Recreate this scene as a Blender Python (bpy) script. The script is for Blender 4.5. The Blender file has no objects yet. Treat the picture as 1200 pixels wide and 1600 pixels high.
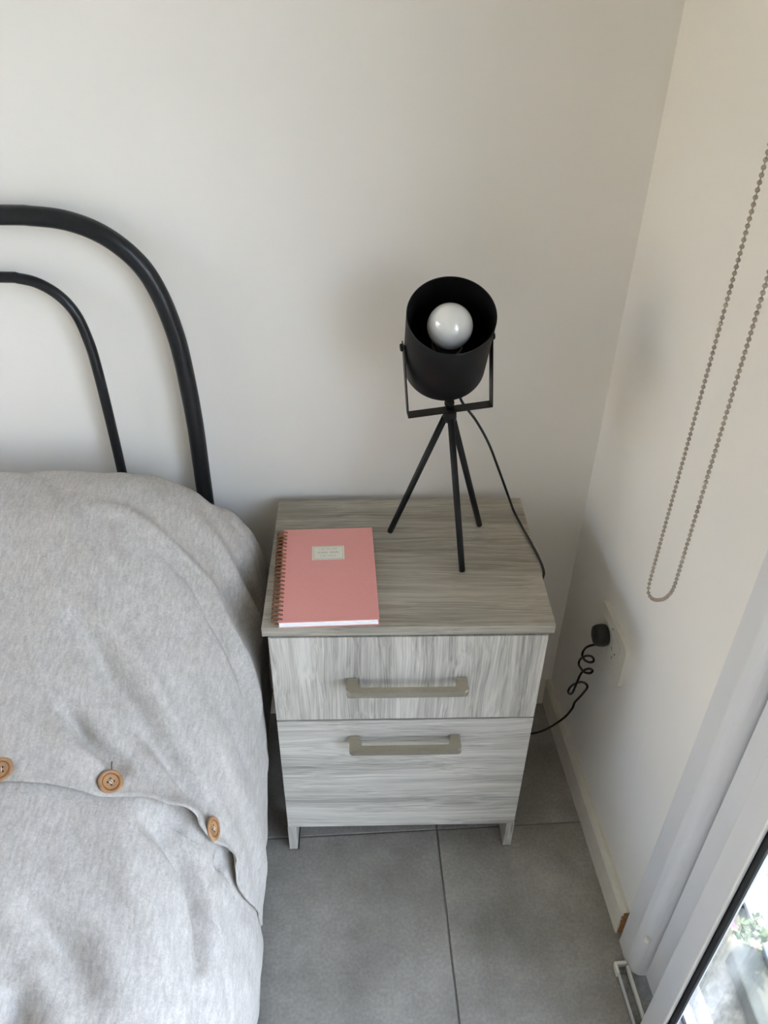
import bpy, bmesh, math, random
import numpy as np
from mathutils import Vector, Matrix, noise

random.seed(4)
S = bpy.context.scene
COL = S.collection

# ------------------------------------------------------------------ camera
PITCH, YAW, ROLL = 0.6326, 0.0325, 0.0123
CAM = Vector((0.1558, -0.8696, 1.4628))
FPX = 1240.99                       # focal length in pixels of the 1200 x 1600 frame
cd = bpy.data.cameras.new('camera'); cam = bpy.data.objects.new('camera', cd); COL.objects.link(cam)
_f = Vector((math.sin(YAW) * math.cos(PITCH), math.cos(YAW) * math.cos(PITCH), -math.sin(PITCH)))
_r = Vector((math.cos(YAW), -math.sin(YAW), 0)); _u = _r.cross(_f)
_r2 = _r * math.cos(ROLL) + _u * math.sin(ROLL); _u2 = _u * math.cos(ROLL) - _r * math.sin(ROLL)
cam.matrix_world = Matrix(((_r2.x, _u2.x, -_f.x, CAM.x), (_r2.y, _u2.y, -_f.y, CAM.y), (_r2.z, _u2.z, -_f.z, CAM.z), (0, 0, 0, 1)))
cd.sensor_fit = 'VERTICAL'; cd.sensor_height = 36.0; cd.lens = 36.0 * FPX / 1600.0
cd.clip_start = 0.02; cd.clip_end = 200
S.camera = cam

# ------------------------------------------------------------------ light and exposure
W = bpy.data.worlds.new('sky'); S.world = W; W.use_nodes = True
wn = W.node_tree; wn.nodes.clear()
sky = wn.nodes.new('ShaderNodeTexSky'); sky.sky_type = 'NISHITA'; sky.sun_disc = False
sky.sun_elevation = math.radians(50); sky.sun_rotation = math.radians(-4); sky.air_density = 1.0; sky.dust_density = 2.0
bg = wn.nodes.new('ShaderNodeBackground'); bg.inputs['Strength'].default_value = 0.62
wo = wn.nodes.new('ShaderNodeOutputWorld')
hz = wn.nodes.new('ShaderNodeHueSaturation'); hz.inputs['Saturation'].default_value = 0.74      # hazy sky
wn.links.new(sky.outputs[0], hz.inputs['Color']); wn.links.new(hz.outputs[0], bg.inputs[0]); wn.links.new(bg.outputs[0], wo.inputs[0])
sd = bpy.data.lights.new('sun', 'SUN'); sd.energy = 2.2; sd.angle = math.radians(0.6); sd.color = (1.0, 0.90, 0.76)
so = bpy.data.objects.new('sun', sd); COL.objects.link(so); so.location = (3, 6, 8)
so.rotation_euler = Vector((0.062 * 0.62, -0.62, -0.78)).to_track_quat('-Z', 'Y').to_euler()
S.view_settings.view_transform = 'Standard'; S.view_settings.look = 'None'
S.view_settings.gamma = 1.0; S.view_settings.use_curve_mapping = False
S.view_settings.exposure = 2.60
S.cycles.max_bounces = 14; S.cycles.diffuse_bounces = 10; S.cycles.transparent_max_bounces = 16
S.cycles.caustics_reflective = False; S.cycles.caustics_refractive = False

# ------------------------------------------------------------------ helpers
def lin(r, g, b):
    c = lambda v: (v / 255.0) / 12.92 if v / 255.0 <= 0.04045 else ((v / 255.0 + 0.055) / 1.055) ** 2.4
    return (c(r), c(g), c(b), 1.0)

class MB:
    """collects shapes in world coordinates, links them as one mesh object"""
    def __init__(s): s.bm = bmesh.new()
    def _take(s, verts, faces, smooth=False):
        vs = [s.bm.verts.new(v) for v in verts]
        out = []
        for f in faces:
            try:
                q = s.bm.faces.new([vs[i] for i in f]); q.smooth = smooth; out.append(q)
            except ValueError: pass
        return vs, out
    def hexa(s, P, bevel=0.0, seg=2):
        vs, fs = s._take(P, [(0, 3, 2, 1), (4, 5, 6, 7), (0, 1, 5, 4), (1, 2, 6, 5), (2, 3, 7, 6), (3, 0, 4, 7)])
        if bevel > 0:
            es = list({e for f in fs for e in f.edges})
            r = bmesh.ops.bevel(s.bm, geom=es, offset=bevel, segments=seg, affect='EDGES', profile=0.5)
            for f in r['faces']: f.smooth = True
        return s
    def box(s, x0, x1, y0, y1, z0, z1, bevel=0.0, seg=2):
        return s.hexa([(x0, y0, z0), (x1, y0, z0), (x1, y1, z0), (x0, y1, z0), (x0, y0, z1), (x1, y0, z1), (x1, y1, z1), (x0, y1, z1)], bevel, seg)
    def fbox(s, F, u0, u1, n0, n1, z0, z1, bevel=0.0, seg=2):
        c = [F(u0, n0, z0), F(u1, n0, z0), F(u1, n1, z0), F(u0, n1, z0), F(u0, n0, z1), F(u1, n0, z1), F(u1, n1, z1), F(u0, n1, z1)]
        return s.hexa(c, bevel, seg)
    def tube(s, pts, r, n=12, caps=True, smooth=True):
        P = [Vector(p) for p in pts]; rs = r if isinstance(r, (list, tuple)) else [r] * len(P)
        T = []
        for i in range(len(P)):
            a = P[max(i - 1, 0)]; b = P[min(i + 1, len(P) - 1)]; T.append((b - a).normalized())
        ref = Vector((0, 0, 1)) if abs(T[0].z) < 0.9 else Vector((0, 1, 0))
        N = (ref - T[0] * ref.dot(T[0])).normalized(); verts = []; faces = []
        for i, p in enumerate(P):
            N = (N - T[i] * N.dot(T[i])).normalized(); B = T[i].cross(N)
            for k in range(n):
                a = 2 * math.pi * k / n
                verts.append(p + (N * math.cos(a) + B * math.sin(a)) * rs[i])
        for i in range(len(P) - 1):
            for k in range(n):
                k2 = (k + 1) % n
                faces.append((i * n + k, i * n + k2, (i + 1) * n + k2, (i + 1) * n + k))
        vs, _ = s._take(verts, faces, smooth)
        if caps:
            s.bm.faces.new(vs[:n][::-1]); s.bm.faces.new(vs[-n:])
        return s
    def lathe(s, prof, M, n=48, smooth=True, closed=False, caps=True):
        """prof: (radius, height) pairs turned about local z, placed by M"""
        verts = []; faces = []; m = len(prof)
        for r, h in prof:
            for k in range(n):
                a = 2 * math.pi * k / n; verts.append(M @ Vector((r * math.cos(a), r * math.sin(a), h)))
        for i in range(m if closed else m - 1):
            for k in range(n):
                k2 = (k + 1) % n; j = (i + 1) % m
                faces.append((i * n + k, i * n + k2, j * n + k2, j * n + k))
        vs, _ = s._take(verts, faces, smooth)
        if not closed and caps:
            if prof[0][0] > 1e-6: s.bm.faces.new(vs[:n][::-1])
            if prof[-1][0] > 1e-6: s.bm.faces.new(vs[-n:])
        bmesh.ops.remove_doubles(s.bm, verts=s.bm.verts[:], dist=1e-6)
        return s
    def prism(s, poly, lo, hi, fn, bevel=0.0):
        """poly: 2D outline; fn(a, b, h) -> world point"""
        n = len(poly)
        verts = [fn(a, b, lo) for a, b in poly] + [fn(a, b, hi) for a, b in poly]
        faces = [tuple(range(n))[::-1], tuple(range(n, 2 * n))] + [(i, (i + 1) % n, n + (i + 1) % n, n + i) for i in range(n)]
        vs, fs = s._take(verts, faces)
        if bevel > 0:
            es = [e for e in fs[1].edges]
            r = bmesh.ops.bevel(s.bm, geom=es, offset=bevel, segments=3, affect='EDGES', profile=0.5)
        return s
    def grid(s, A, smooth=True):
        h, w = A.shape[:2]
        me = None
        vs = [s.bm.verts.new(v) for v in A.reshape(-1, 3).tolist()]
        for i in range(h - 1):
            for j in range(w - 1):
                f = s.bm.faces.new((vs[i * w + j], vs[i * w + j + 1], vs[(i + 1) * w + j + 1], vs[(i + 1) * w + j])); f.smooth = smooth
        return s
    def build(s, name, m, parent=None, fix=True):
        if fix: bmesh.ops.recalc_face_normals(s.bm, faces=s.bm.faces[:])
        me = bpy.data.meshes.new(name); off = BASE.get(parent.name, Vector()) if parent else Vector()
        for v in s.bm.verts: v.co -= off
        s.bm.to_mesh(me); s.bm.free(); me.materials.append(m)
        o = bpy.data.objects.new(name, me); COL.objects.link(o)
        if parent: o.parent = parent; BASE[o.name] = off.copy()
        else: BASE[o.name] = Vector()
        return o
BASE = {}
def empty(name, loc):
    o = bpy.data.objects.new(name, None); COL.objects.link(o); o.location = loc; o.empty_display_size = 0.05
    BASE[o.name] = Vector(loc); return o
def tag(o, label=None, cat=None, group=None, kind=None):
    for k, v in (('label', label), ('category', cat), ('group', group), ('kind', kind)):
        if v: o[k] = v
    return o
def catmull(pts, n=8):
    P = [Vector(p) for p in pts]; out = []
    for i in range(len(P) - 1):
        p0 = P[max(i - 1, 0)]; p1 = P[i]; p2 = P[i + 1]; p3 = P[min(i + 2, len(P) - 1)]
        for k in range(n):
            t = k / n
            out.append(0.5 * ((2 * p1) + (p2 - p0) * t + (2 * p0 - 5 * p1 + 4 * p2 - p3) * t * t + (3 * p1 - p0 - 3 * p2 + p3) * t ** 3))
    out.append(P[-1]); return out

# ------------------------------------------------------------------ materials
def newmat(name):
    m = bpy.data.materials.new(name); m.use_nodes = True
    return m, m.node_tree, m.node_tree.nodes['Principled BSDF']
def nd(t, typ, **kw):
    n = t.nodes.new(typ)
    for k, v in kw.items():
        if k in ('x', 'y'): continue
        try: n.inputs[k].default_value = v
        except (KeyError, TypeError): setattr(n, k, v)
    return n
def ramp(t, stops):
    r = t.nodes.new('ShaderNodeValToRGB'); cr = r.color_ramp
    while len(cr.elements) < len(stops): cr.elements.new(0.5)
    for e, (p, c) in zip(cr.elements, stops): e.position = p; e.color = c
    return r
def coords(t, scale=(1, 1, 1), kind='Object', rot=(0, 0, 0)):
    tc = t.nodes.new('ShaderNodeTexCoord'); mp = t.nodes.new('ShaderNodeMapping')
    mp.inputs['Scale'].default_value = scale; mp.inputs['Rotation'].default_value = rot
    t.links.new(tc.outputs[kind], mp.inputs[0]); return mp.outputs[0]
def plain(name, col, rough=0.5, metal=0.0, noise_amt=0.06, scale=40, bump=0.0, bscale=300, spec=0.5, coat=0.0):
    m, t, b = newmat(name)
    v = coords(t)
    n = nd(t, 'ShaderNodeTexNoise', Scale=scale, Detail=4.0); t.links.new(v, n.inputs['Vector'])
    lo = tuple(c * (1 - noise_amt) for c in col[:3]) + (1,); hi = tuple(min(1, c * (1 + noise_amt)) for c in col[:3]) + (1,)
    r = ramp(t, [(0.3, lo), (0.7, hi)]); t.links.new(n.outputs[0], r.inputs[0]); t.links.new(r.outputs[0], b.inputs['Base Color'])
    b.inputs['Roughness'].default_value = rough; b.inputs['Metallic'].default_value = metal
    b.inputs['Specular IOR Level'].default_value = spec; b.inputs['Coat Weight'].default_value = coat
    if bump > 0:
        n2 = nd(t, 'ShaderNodeTexNoise', Scale=bscale, Detail=3.0); t.links.new(v, n2.inputs['Vector'])
        bp = nd(t, 'ShaderNodeBump', Strength=bump, Distance=0.001); t.links.new(n2.outputs[0], bp.inputs['Height'])
        t.links.new(bp.outputs[0], b.inputs['Normal'])
    return m
def wood(name, axis, light, mid, dark, seed=0.0):
    """pale grey oak laminate, grain along axis (0 x, 1 y, 2 z)"""
    m, t, b = newmat(name)
    tc = t.nodes.new('ShaderNodeTexCoord')
    off = nd(t, 'ShaderNodeVectorMath'); off.operation = 'ADD'; off.inputs[1].default_value = (seed, seed * 1.7, seed * 0.6)
    t.links.new(tc.outputs['Object'], off.inputs[0])
    # slow sideways wobble so the lines wander and open into cathedrals
    def stretched(k, src):
        sc = [1.0, 1.0, 1.0]; sc[axis] = k; mp = t.nodes.new('ShaderNodeMapping'); mp.inputs['Scale'].default_value = sc
        t.links.new(src, mp.inputs[0]); return mp.outputs[0]
    wob = nd(t, 'ShaderNodeTexNoise', Scale=11.0, Detail=2.0); t.links.new(stretched(0.3, off.outputs[0]), wob.inputs['Vector'])
    ws = nd(t, 'ShaderNodeVectorMath'); ws.operation = 'SCALE'; ws.inputs[3].default_value = 0.036; t.links.new(wob.outputs[1], ws.inputs[0])
    wv = nd(t, 'ShaderNodeVectorMath'); wv.operation = 'ADD'; t.links.new(off.outputs[0], wv.inputs[0]); t.links.new(ws.outputs[0], wv.inputs[1])
    def layer(k, scale, detail, rough=0.55):
        n = nd(t, 'ShaderNodeTexNoise', Scale=scale, Detail=detail, Roughness=rough); t.links.new(stretched(k, wv.outputs[0]), n.inputs['Vector']); return n.outputs[0]
    bands = layer(0.05, 26.0, 2.0); lines = layer(0.022, 150.0, 4.0, 0.65); fine = layer(0.012, 460.0, 3.0, 0.6)
    def mixf(f, a, c):
        q = nd(t, 'ShaderNodeMix'); q.data_type = 'FLOAT'; q.inputs[0].default_value = f; t.links.new(a, q.inputs[2]); t.links.new(c, q.inputs[3]); return q.outputs[0]
    h = mixf(0.34, mixf(0.56, bands, lines), fine)
    r = ramp(t, [(0.37, dark), (0.49, mid), (0.60, light)]); t.links.new(h, r.inputs[0])
    t.links.new(r.outputs[0], b.inputs['Base Color']); b.inputs['Roughness'].default_value = 0.5
    b.inputs['Specular IOR Level'].default_value = 0.35
    bp = nd(t, 'ShaderNodeBump', Strength=0.12, Distance=0.0006); t.links.new(h, bp.inputs['Height']); t.links.new(bp.outputs[0], b.inputs['Normal'])
    return m
def glass(name, tint, gloss=0.07):
    m = bpy.data.materials.new(name); m.use_nodes = True; t = m.node_tree; t.nodes.clear()
    tr = nd(t, 'ShaderNodeBsdfTransparent'); tr.inputs[0].default_value = tint
    gl = nd(t, 'ShaderNodeBsdfGlossy', Roughness=0.0); gl.inputs[0].default_value = (1, 1, 1, 1)
    geo = nd(t, 'ShaderNodeNewGeometry'); ior = nd(t, 'ShaderNodeMapRange'); ior.inputs[3].default_value = 1.45; ior.inputs[4].default_value = 1 / 1.45
    t.links.new(geo.outputs['Backfacing'], ior.inputs[0]); fr = nd(t, 'ShaderNodeFresnel'); t.links.new(ior.outputs[0], fr.inputs[0]); mx = nd(t, 'ShaderNodeMixShader'); o = nd(t, 'ShaderNodeOutputMaterial')
    t.links.new(fr.outputs[0], mx.inputs[0]); t.links.new(tr.outputs[0], mx.inputs[1]); t.links.new(gl.outputs[0], mx.inputs[2]); t.links.new(mx.outputs[0], o.inputs[0])
    return m

M = {}
M['wall'] = plain('wall_paint', lin(232, 228, 221), 0.62, noise_amt=0.012, scale=3, bump=0.12, bscale=120, spec=0.3)
M['ceiling'] = plain('ceiling_paint', lin(238, 236, 230), 0.8, noise_amt=0.01, scale=3)
M['grout'] = plain('grout', lin(126, 123, 116), 0.9, noise_amt=0.1, scale=80)
M['baseboard'] = plain('baseboard_paint', lin(216, 211, 198), 0.55, noise_amt=0.04, scale=30, bump=0.15, bscale=90, spec=0.35)
M['raw_board'] = plain('raw_fibreboard', lin(150, 108, 70), 0.9, noise_amt=0.3, scale=400, bump=0.5, bscale=600)
M['aluminium'] = plain('white_lacquered_aluminium', lin(214, 213, 212), 0.32, noise_amt=0.015, scale=8, spec=0.5)
M['track'] = plain('grey_track', lin(128, 128, 124), 0.55, metal=0.0, noise_amt=0.25, scale=160)
M['white_plastic'] = plain('white_plastic', lin(226, 222, 212), 0.35, noise_amt=0.015, scale=20)
M['slot'] = plain('dark_slot', lin(40, 39, 37), 0.6)
M['gasket'] = plain('black_rubber_gasket', lin(22, 23, 25), 0.55, noise_amt=0.1)
M['black_metal'] = plain('matt_black_metal', lin(13, 13, 14), 0.45, noise_amt=0.12, scale=60, bump=0.05, bscale=500, spec=0.28)
M['black_inner'] = plain('matt_black_paint_inside', lin(12, 12, 12), 0.7, noise_amt=0.1, spec=0.2)
M['tube'] = plain('worn_black_tube', lin(20, 22, 25), 0.36, noise_amt=0.35, scale=90, bump=0.1, bscale=200, spec=0.4)
M['black_plastic'] = plain('black_plastic', lin(17, 17, 17), 0.42, noise_amt=0.1, spec=0.4)
M['cord'] = plain('black_cord', lin(20, 20, 20), 0.5, noise_amt=0.1)
M['opal'] = plain('opal_glass', lin(232, 232, 229), 0.05, noise_amt=0.0, spec=0.9, coat=1.0)
M['nickel'] = plain('satin_champagne_nickel', lin(186, 179, 162), 0.34, metal=0.92, noise_amt=0.04, scale=200)
M['chain'] = plain('steel_beads', lin(166, 154, 140), 0.32, metal=0.9, noise_amt=0.06, scale=300)
M['pink'] = plain('pink_card_cover', lin(226, 156, 148), 0.55, noise_amt=0.02, scale=300, bump=0.1, bscale=900, spec=0.3)
M['page'] = plain('white_page_edges', lin(240, 240, 240), 0.8, noise_amt=0.03, scale=300)
M['plate_label'] = plain('cream_label', lin(224, 220, 203), 0.7, noise_amt=0.02)
M['ink'] = plain('faded_ink', lin(160, 154, 138), 0.8, noise_amt=0.1)
M['copper'] = plain('bronze_wire', lin(158, 112, 84), 0.35, metal=0.7, noise_amt=0.05)
M['hole'] = plain('punched_hole', lin(74, 40, 34), 0.9)
M['button'] = plain('turned_wood_button', lin(164, 124, 86), 0.45, noise_amt=0.2, scale=120)
M['button_dark'] = plain('turned_wood_groove', lin(120, 78, 44), 0.5, noise_amt=0.25, scale=150)
M['thread'] = plain('pale_thread', lin(214, 204, 186), 0.8)
WL, WM, WD = lin(213, 208, 198), lin(185, 180, 170), lin(140, 134, 126)
M['oak_x'] = wood('grey_oak_crosswise', 0, WL, WM, WD, 0.0)
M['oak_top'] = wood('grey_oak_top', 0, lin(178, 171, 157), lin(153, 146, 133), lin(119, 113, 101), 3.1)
M['oak_z'] = wood('grey_oak_upright', 2, WL, WM, WD, 1.3)
M['oak_y'] = wood('grey_oak_side', 2, WL, WM, WD, 2.2)
M['glass'] = glass('clear_glass', (0.98, 0.970, 0.966, 1))
M['band_blue'] = plain('reflected_band_blue', lin(104, 116, 128), 0.4, noise_amt=0.08)  # colour of the bluish band reflected in the glass
M['leaf'] = plain('leaf_green', lin(70, 92, 58), 0.6, noise_amt=0.3, scale=60)
M['petal'] = plain('pink_petal', lin(176, 112, 122), 0.6, noise_amt=0.1)
M['kerb'] = plain('grey_concrete', lin(88, 94, 87), 0.9, noise_amt=0.22, scale=25, bump=0.5, bscale=80)
M['blind'] = plain('white_blind_cloth', lin(222, 218, 208), 0.9)
M['render'] = plain('warm_bounce_cream', lin(226, 206, 172), 0.9, noise_amt=0.06, scale=4)
M['mattress'] = plain('white_ticking', lin(220, 218, 212), 0.9)

def tile_mat():
    m, t, b = newmat('grey_porcelain_tile')
    geo = t.nodes.new('ShaderNodeNewGeometry')
    oi = t.nodes.new('ShaderNodeObjectInfo')
    sh = nd(t, 'ShaderNodeVectorMath'); sh.operation = 'SCALE'; sh.inputs[3].default_value = 7.0
    cx = nd(t, 'ShaderNodeCombineXYZ'); t.links.new(oi.outputs['Random'], cx.inputs[0]); t.links.new(oi.outputs['Random'], cx.inputs[1])
    t.links.new(cx.outputs[0], sh.inputs[0])
    ad = nd(t, 'ShaderNodeVectorMath'); ad.operation = 'ADD'; t.links.new(geo.outputs['Position'], ad.inputs[0]); t.links.new(sh.outputs[0], ad.inputs[1])
    n1 = nd(t, 'ShaderNodeTexNoise', Scale=7.0, Detail=8.0, Roughness=0.62); t.links.new(ad.outputs[0], n1.inputs['Vector'])
    n2 = nd(t, 'ShaderNodeTexNoise', Scale=170.0, Detail=4.0, Roughness=0.6); t.links.new(ad.outputs[0], n2.inputs['Vector'])
    mx = nd(t, 'ShaderNodeMix'); mx.data_type = 'FLOAT'; mx.inputs[0].default_value = 0.34
    t.links.new(n1.outputs[0], mx.inputs[2]); t.links.new(n2.outputs[0], mx.inputs[3])
    r = ramp(t, [(0.34, lin(129, 125, 117)), (0.5, lin(152, 148, 139)), (0.68, lin(178, 174, 164))]); t.links.new(mx.outputs[0], r.inputs[0])
    # a few small dark pits
    v = nd(t, 'ShaderNodeTexVoronoi', Scale=26.0); t.links.new(ad.outputs[0], v.inputs['Vector'])
    pit = ramp(t, [(0.0, (1, 1, 1, 1)), (0.055, (0, 0, 0, 1))]); t.links.new(v.outputs['Distance'], pit.inputs[0])
    ml = nd(t, 'ShaderNodeMath'); ml.operation = 'MULTIPLY'; ml.inputs[1].default_value = 0.28; t.links.new(pit.outputs[0], ml.inputs[0])
    mc = nd(t, 'ShaderNodeMix'); mc.data_type = 'RGBA'; t.links.new(ml.outputs[0], mc.inputs[0]); t.links.new(r.outputs[0], mc.inputs[6]); mc.inputs[7].default_value = lin(92, 88, 80)
    t.links.new(mc.outputs[2], b.inputs['Base Color']); b.inputs['Roughness'].default_value = 0.52; b.inputs['Specular IOR Level'].default_value = 0.4
    bp = nd(t, 'ShaderNodeBump', Strength=0.08, Distance=0.001); t.links.new(n2.outputs[0], bp.inputs['Height']); t.links.new(bp.outputs[0], b.inputs['Normal'])
    return m
M['tile'] = tile_mat()
def stone_mat():
    m, t, b = newmat('rough_pale_stone')
    v = coords(t)
    n1 = nd(t, 'ShaderNodeTexNoise', Scale=60.0, Detail=6.0, Roughness=0.7); t.links.new(v, n1.inputs['Vector'])
    r = ramp(t, [(0.3, lin(64, 67, 60)), (0.5, lin(94, 98, 91)), (0.7, lin(134, 139, 133))]); t.links.new(n1.outputs[0], r.inputs[0])
    t.links.new(r.outputs[0], b.inputs['Base Color']); b.inputs['Roughness'].default_value = 0.85
    bp = nd(t, 'ShaderNodeBump', Strength=0.5, Distance=0.003); t.links.new(n1.outputs[0], bp.inputs['Height']); t.links.new(bp.outputs[0], b.inputs['Normal'])
    return m
M['stone'] = stone_mat()
def fabric_mat():
    m, t, b = newmat('washed_grey_cotton')
    v = coords(t)
    n1 = nd(t, 'ShaderNodeTexNoise', Scale=300.0, Detail=4.0, Roughness=0.65, Distortion=0.8); t.links.new(v, n1.inputs['Vector'])
    n2 = nd(t, 'ShaderNodeTexNoise', Scale=45.0, Detail=4.0, Roughness=0.6); t.links.new(v, n2.inputs['Vector'])
    vs = coords(t, (1.0, 0.22, 0.5), rot=(0, 0, 0.5))
    n3 = nd(t, 'ShaderNodeTexNoise', Scale=240.0, Detail=3.0, Distortion=0.4); t.links.new(vs, n3.inputs['Vector'])
    a = nd(t, 'ShaderNodeMix'); a.data_type = 'FLOAT'; a.inputs[0].default_value = 0.45; t.links.new(n1.outputs[0], a.inputs[2]); t.links.new(n3.outputs[0], a.inputs[3])
    c = nd(t, 'ShaderNodeMix'); c.data_type = 'FLOAT'; c.inputs[0].default_value = 0.14; t.links.new(a.outputs[0], c.inputs[2]); t.links.new(n2.outputs[0], c.inputs[3])
    r = ramp(t, [(0.32, lin(155, 150, 143)), (0.5, lin(179, 174, 167)), (0.68, lin(201, 197, 190))]); t.links.new(c.outputs[0], r.inputs[0])
    t.links.new(r.outputs[0], b.inputs['Base Color']); b.inputs['Roughness'].default_value = 0.95
    b.inputs['Specular IOR Level'].default_value = 0.15; b.inputs['Sheen Weight'].default_value = 0.12
    bp = nd(t, 'ShaderNodeBump', Strength=0.25, Distance=0.0012); t.links.new(c.outputs[0], bp.inputs['Height']); t.links.new(bp.outputs[0], b.inputs['Normal'])
    return m
M['fabric'] = fabric_mat()

# ------------------------------------------------------------------ the room
COR = Vector((0.588, 0.372, 0))                      # back right corner
E1 = Vector((0.062, -1, 0)).normalized(); N1 = Vector((1, 0.062, 0)).normalized()       # along the right wall / out of the room
E2 = Vector((-1, -0.030, 0)).normalized(); N2 = Vector((-0.030, 1, 0)).normalized()     # along the back wall / out of the room
LEN_R, LEN_B, HT = 4.0, 2.6, 2.6
UP = Vector((0, 0, 1))
def FR(u, n, z): return COR + E1 * u + N1 * n + UP * z
def FB(u, n, z): return COR + E2 * u + N2 * n + UP * z
COR_L = COR + E2 * LEN_B
def FL(u, n, z): return COR_L + E1 * u - N1 * n + UP * z
COR_F = COR + E1 * LEN_R
def FF(u, n, z): return COR_F + E2 * u - N2 * n + UP * z
DOOR0, DOOR1, DTOP = 0.62, 2.1, 2.12                  # door opening along the right wall
TH = 0.16; TR = 0.10
def structure(o, label=None): return tag(o, label, None, None, 'structure')

structure(MB().fbox(FB, -0.2, LEN_B + 0.2, 0, TH, -0.1, HT + 0.1).build('wall_back', M['wall']), 'white painted wall behind the bed and nightstand')
w = MB()
w.fbox(FR, -0.001, 0.598, 0, TR, -0.1, HT + 0.1); w.fbox(FR, 0.598, DOOR1, 0, TR, DTOP, HT + 0.1); w.fbox(FR, DOOR1, LEN_R + 0.2, 0, TR, -0.1, HT + 0.1)
structure(w.build('wall_right', M['wall']), 'white painted side wall with the socket and the sliding door')
WU0, WU1, WZ0, WZ1 = 0.15, 1.20, 0.45, 2.10          # window in the left wall
w = MB()
w.fbox(FL, -0.2, WU0, 0, TH, -0.1, HT + 0.1); w.fbox(FL, WU1, LEN_R + 0.2, 0, TH, -0.1, HT + 0.1)
w.fbox(FL, WU0, WU1, 0, TH, -0.1, WZ0); w.fbox(FL, WU0, WU1, 0, TH, WZ1, HT + 0.1)
structure(w.build('wall_left', M['wall']), 'white painted wall on the far side of the bed')
structure(MB().fbox(FF, -0.2, LEN_B + 0.2, 0, TH, -0.1, HT + 0.1).build('wall_front', M['wall']), 'white painted wall facing the bed')
w = MB(); w.hexa([FB(-TH, TH, HT), FB(LEN_B + TH, TH, HT), FB(LEN_B + TH, -LEN_R - TH, HT), FB(-TH - 0.06, -LEN_R - TH, HT),
        FB(-TH, TH, HT + .12), FB(LEN_B + TH, TH, HT + .12), FB(LEN_B + TH, -LEN_R - TH, HT + .12), FB(-TH - 0.06, -LEN_R - TH, HT + .12)])
structure(w.build('ceiling', M['ceiling']), 'plain white ceiling')

# floor: grout bed and separate tiles, clipped to the room
ROOM = [FR(0, 0, 0), FB(LEN_B, 0, 0), FL(LEN_R, 0, 0), FR(LEN_R, 0, 0)]
fl = structure(MB().hexa([tuple(p + UP * -0.06) for p in (ROOM[2], ROOM[3], ROOM[0], ROOM[1])] + [tuple(p + UP * -0.0022) for p in (ROOM[2], ROOM[3], ROOM[0], ROOM[1])]).build('floor', M['grout']), 'grey porcelain tile floor')
TA = math.atan2(0.040, 1.0); TX = Vector((math.cos(TA), math.sin(TA), 0)); TY = Vector((-0.0285, 1, 0)).normalized()
TO = Vector((0.2995, 0.0405, 0)); TS = 0.64; GAP = 0.0034
def clip(poly, a, b):
    out = []; nrm = Vector((-(b - a).y, (b - a).x, 0)).normalized()
    for i in range(len(poly)):
        p, q = poly[i], poly[(i + 1) % len(poly)]; dp, dq = (p - a).dot(nrm), (q - a).dot(nrm)
        if dp >= 0: out.append(p)
        if dp * dq < 0: out.append(p + (q - p) * (dp / (dp - dq)))
    return out
ctr = sum(ROOM, Vector()) / 4
for i in range(-6, 2):
    for j in range(-7, 2):
        c = [TO + TX * (i * TS + GAP / 2) + TY * (j * TS + GAP / 2), TO + TX * ((i + 1) * TS - GAP / 2) + TY * (j * TS + GAP / 2),
             TO + TX * ((i + 1) * TS - GAP / 2) + TY * ((j + 1) * TS - GAP / 2), TO + TX * (i * TS + GAP / 2) + TY * ((j + 1) * TS - GAP / 2)]
        for k in range(4):
            a, b = ROOM[k], ROOM[(k + 1) % 4]
            if (Vector((-(b - a).y, (b - a).x, 0))).dot(ctr - a) < 0: a, b = b, a
            c = clip(c, a, b)
            if len(c) < 3: break
        if len(c) < 3: continue
        area = abs(sum(c[k].x * c[(k + 1) % len(c)].y - c[(k + 1) % len(c)].x * c[k].y for k in range(len(c)))) / 2
        if area < 0.002: continue
        t = MB().prism([(p.x, p.y) for p in c], -0.009, 0.0, lambda x, y, h: (x, y, h), bevel=0.0009)
        t.build('tile', M['tile'], fl)

# baseboards: painted board with a bevelled top, the right one sawn off raw at the door
def board(F, u0, u1, name, label, t=0.0145, h=0.071):
    prof = [(0, 0.0), (-t, 0.0), (-t, h - 0.009), (-t + 0.004, h - 0.002), (-t + 0.008, h), (0, h)]
    b = MB(); n = len(prof); N = 40; verts = []
    for k in range(N + 1):
        u = u0 + (u1 - u0) * k / N
        for a, z in prof: verts.append(F(u, a + random.uniform(-.00025, .00025), z + (0 if z == 0 else random.uniform(-.0003, .0003))))
    faces = [(k * n + i, k * n + (i + 1) % n, (k + 1) * n + (i + 1) % n, (k + 1) * n + i) for k in range(N) for i in range(n)]
    faces += [tuple(range(n))[::-1], tuple(N * n + i for i in range(n))]
    b._take(verts, faces); return structure(b.build(name, M['baseboard']), label)
BB_END = 0.5425
bbr = board(FR, 0.0, BB_END, 'baseboard_right', 'cream painted baseboard along the socket wall')
rb = MB(); K = 7
edge = [(-0.0002, 0.0)] + [(-0.0138 + random.uniform(-.0012, .0012), 0.004 + 0.060 * k / K) for k in range(K + 1)] + [(-0.0095, 0.0695), (-0.0002, 0.0695)]
rb.prism(edge, BB_END, BB_END + 0.0012, lambda a, z, h: FR(h, a, z))
tag(rb.build('raw_cut_end', M['raw_board'], bbr), 'raw brown sawn end of the board')
crumb = MB()
for k in range(9):
    z = 0.004 + 0.0075 * k
    crumb.fbox(FR, BB_END - 0.001, BB_END + random.uniform(.001, .0026), -0.0152, -0.0128 + random.uniform(-.0008, .0006), z, z + random.uniform(.003, .0065))
crumb.build('chipped_paint', M['baseboard'], bbr)
board(FB, 0.016, 2.59, 'baseboard_back', 'cream painted baseboard below the headboard wall', t=0.012)

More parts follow.
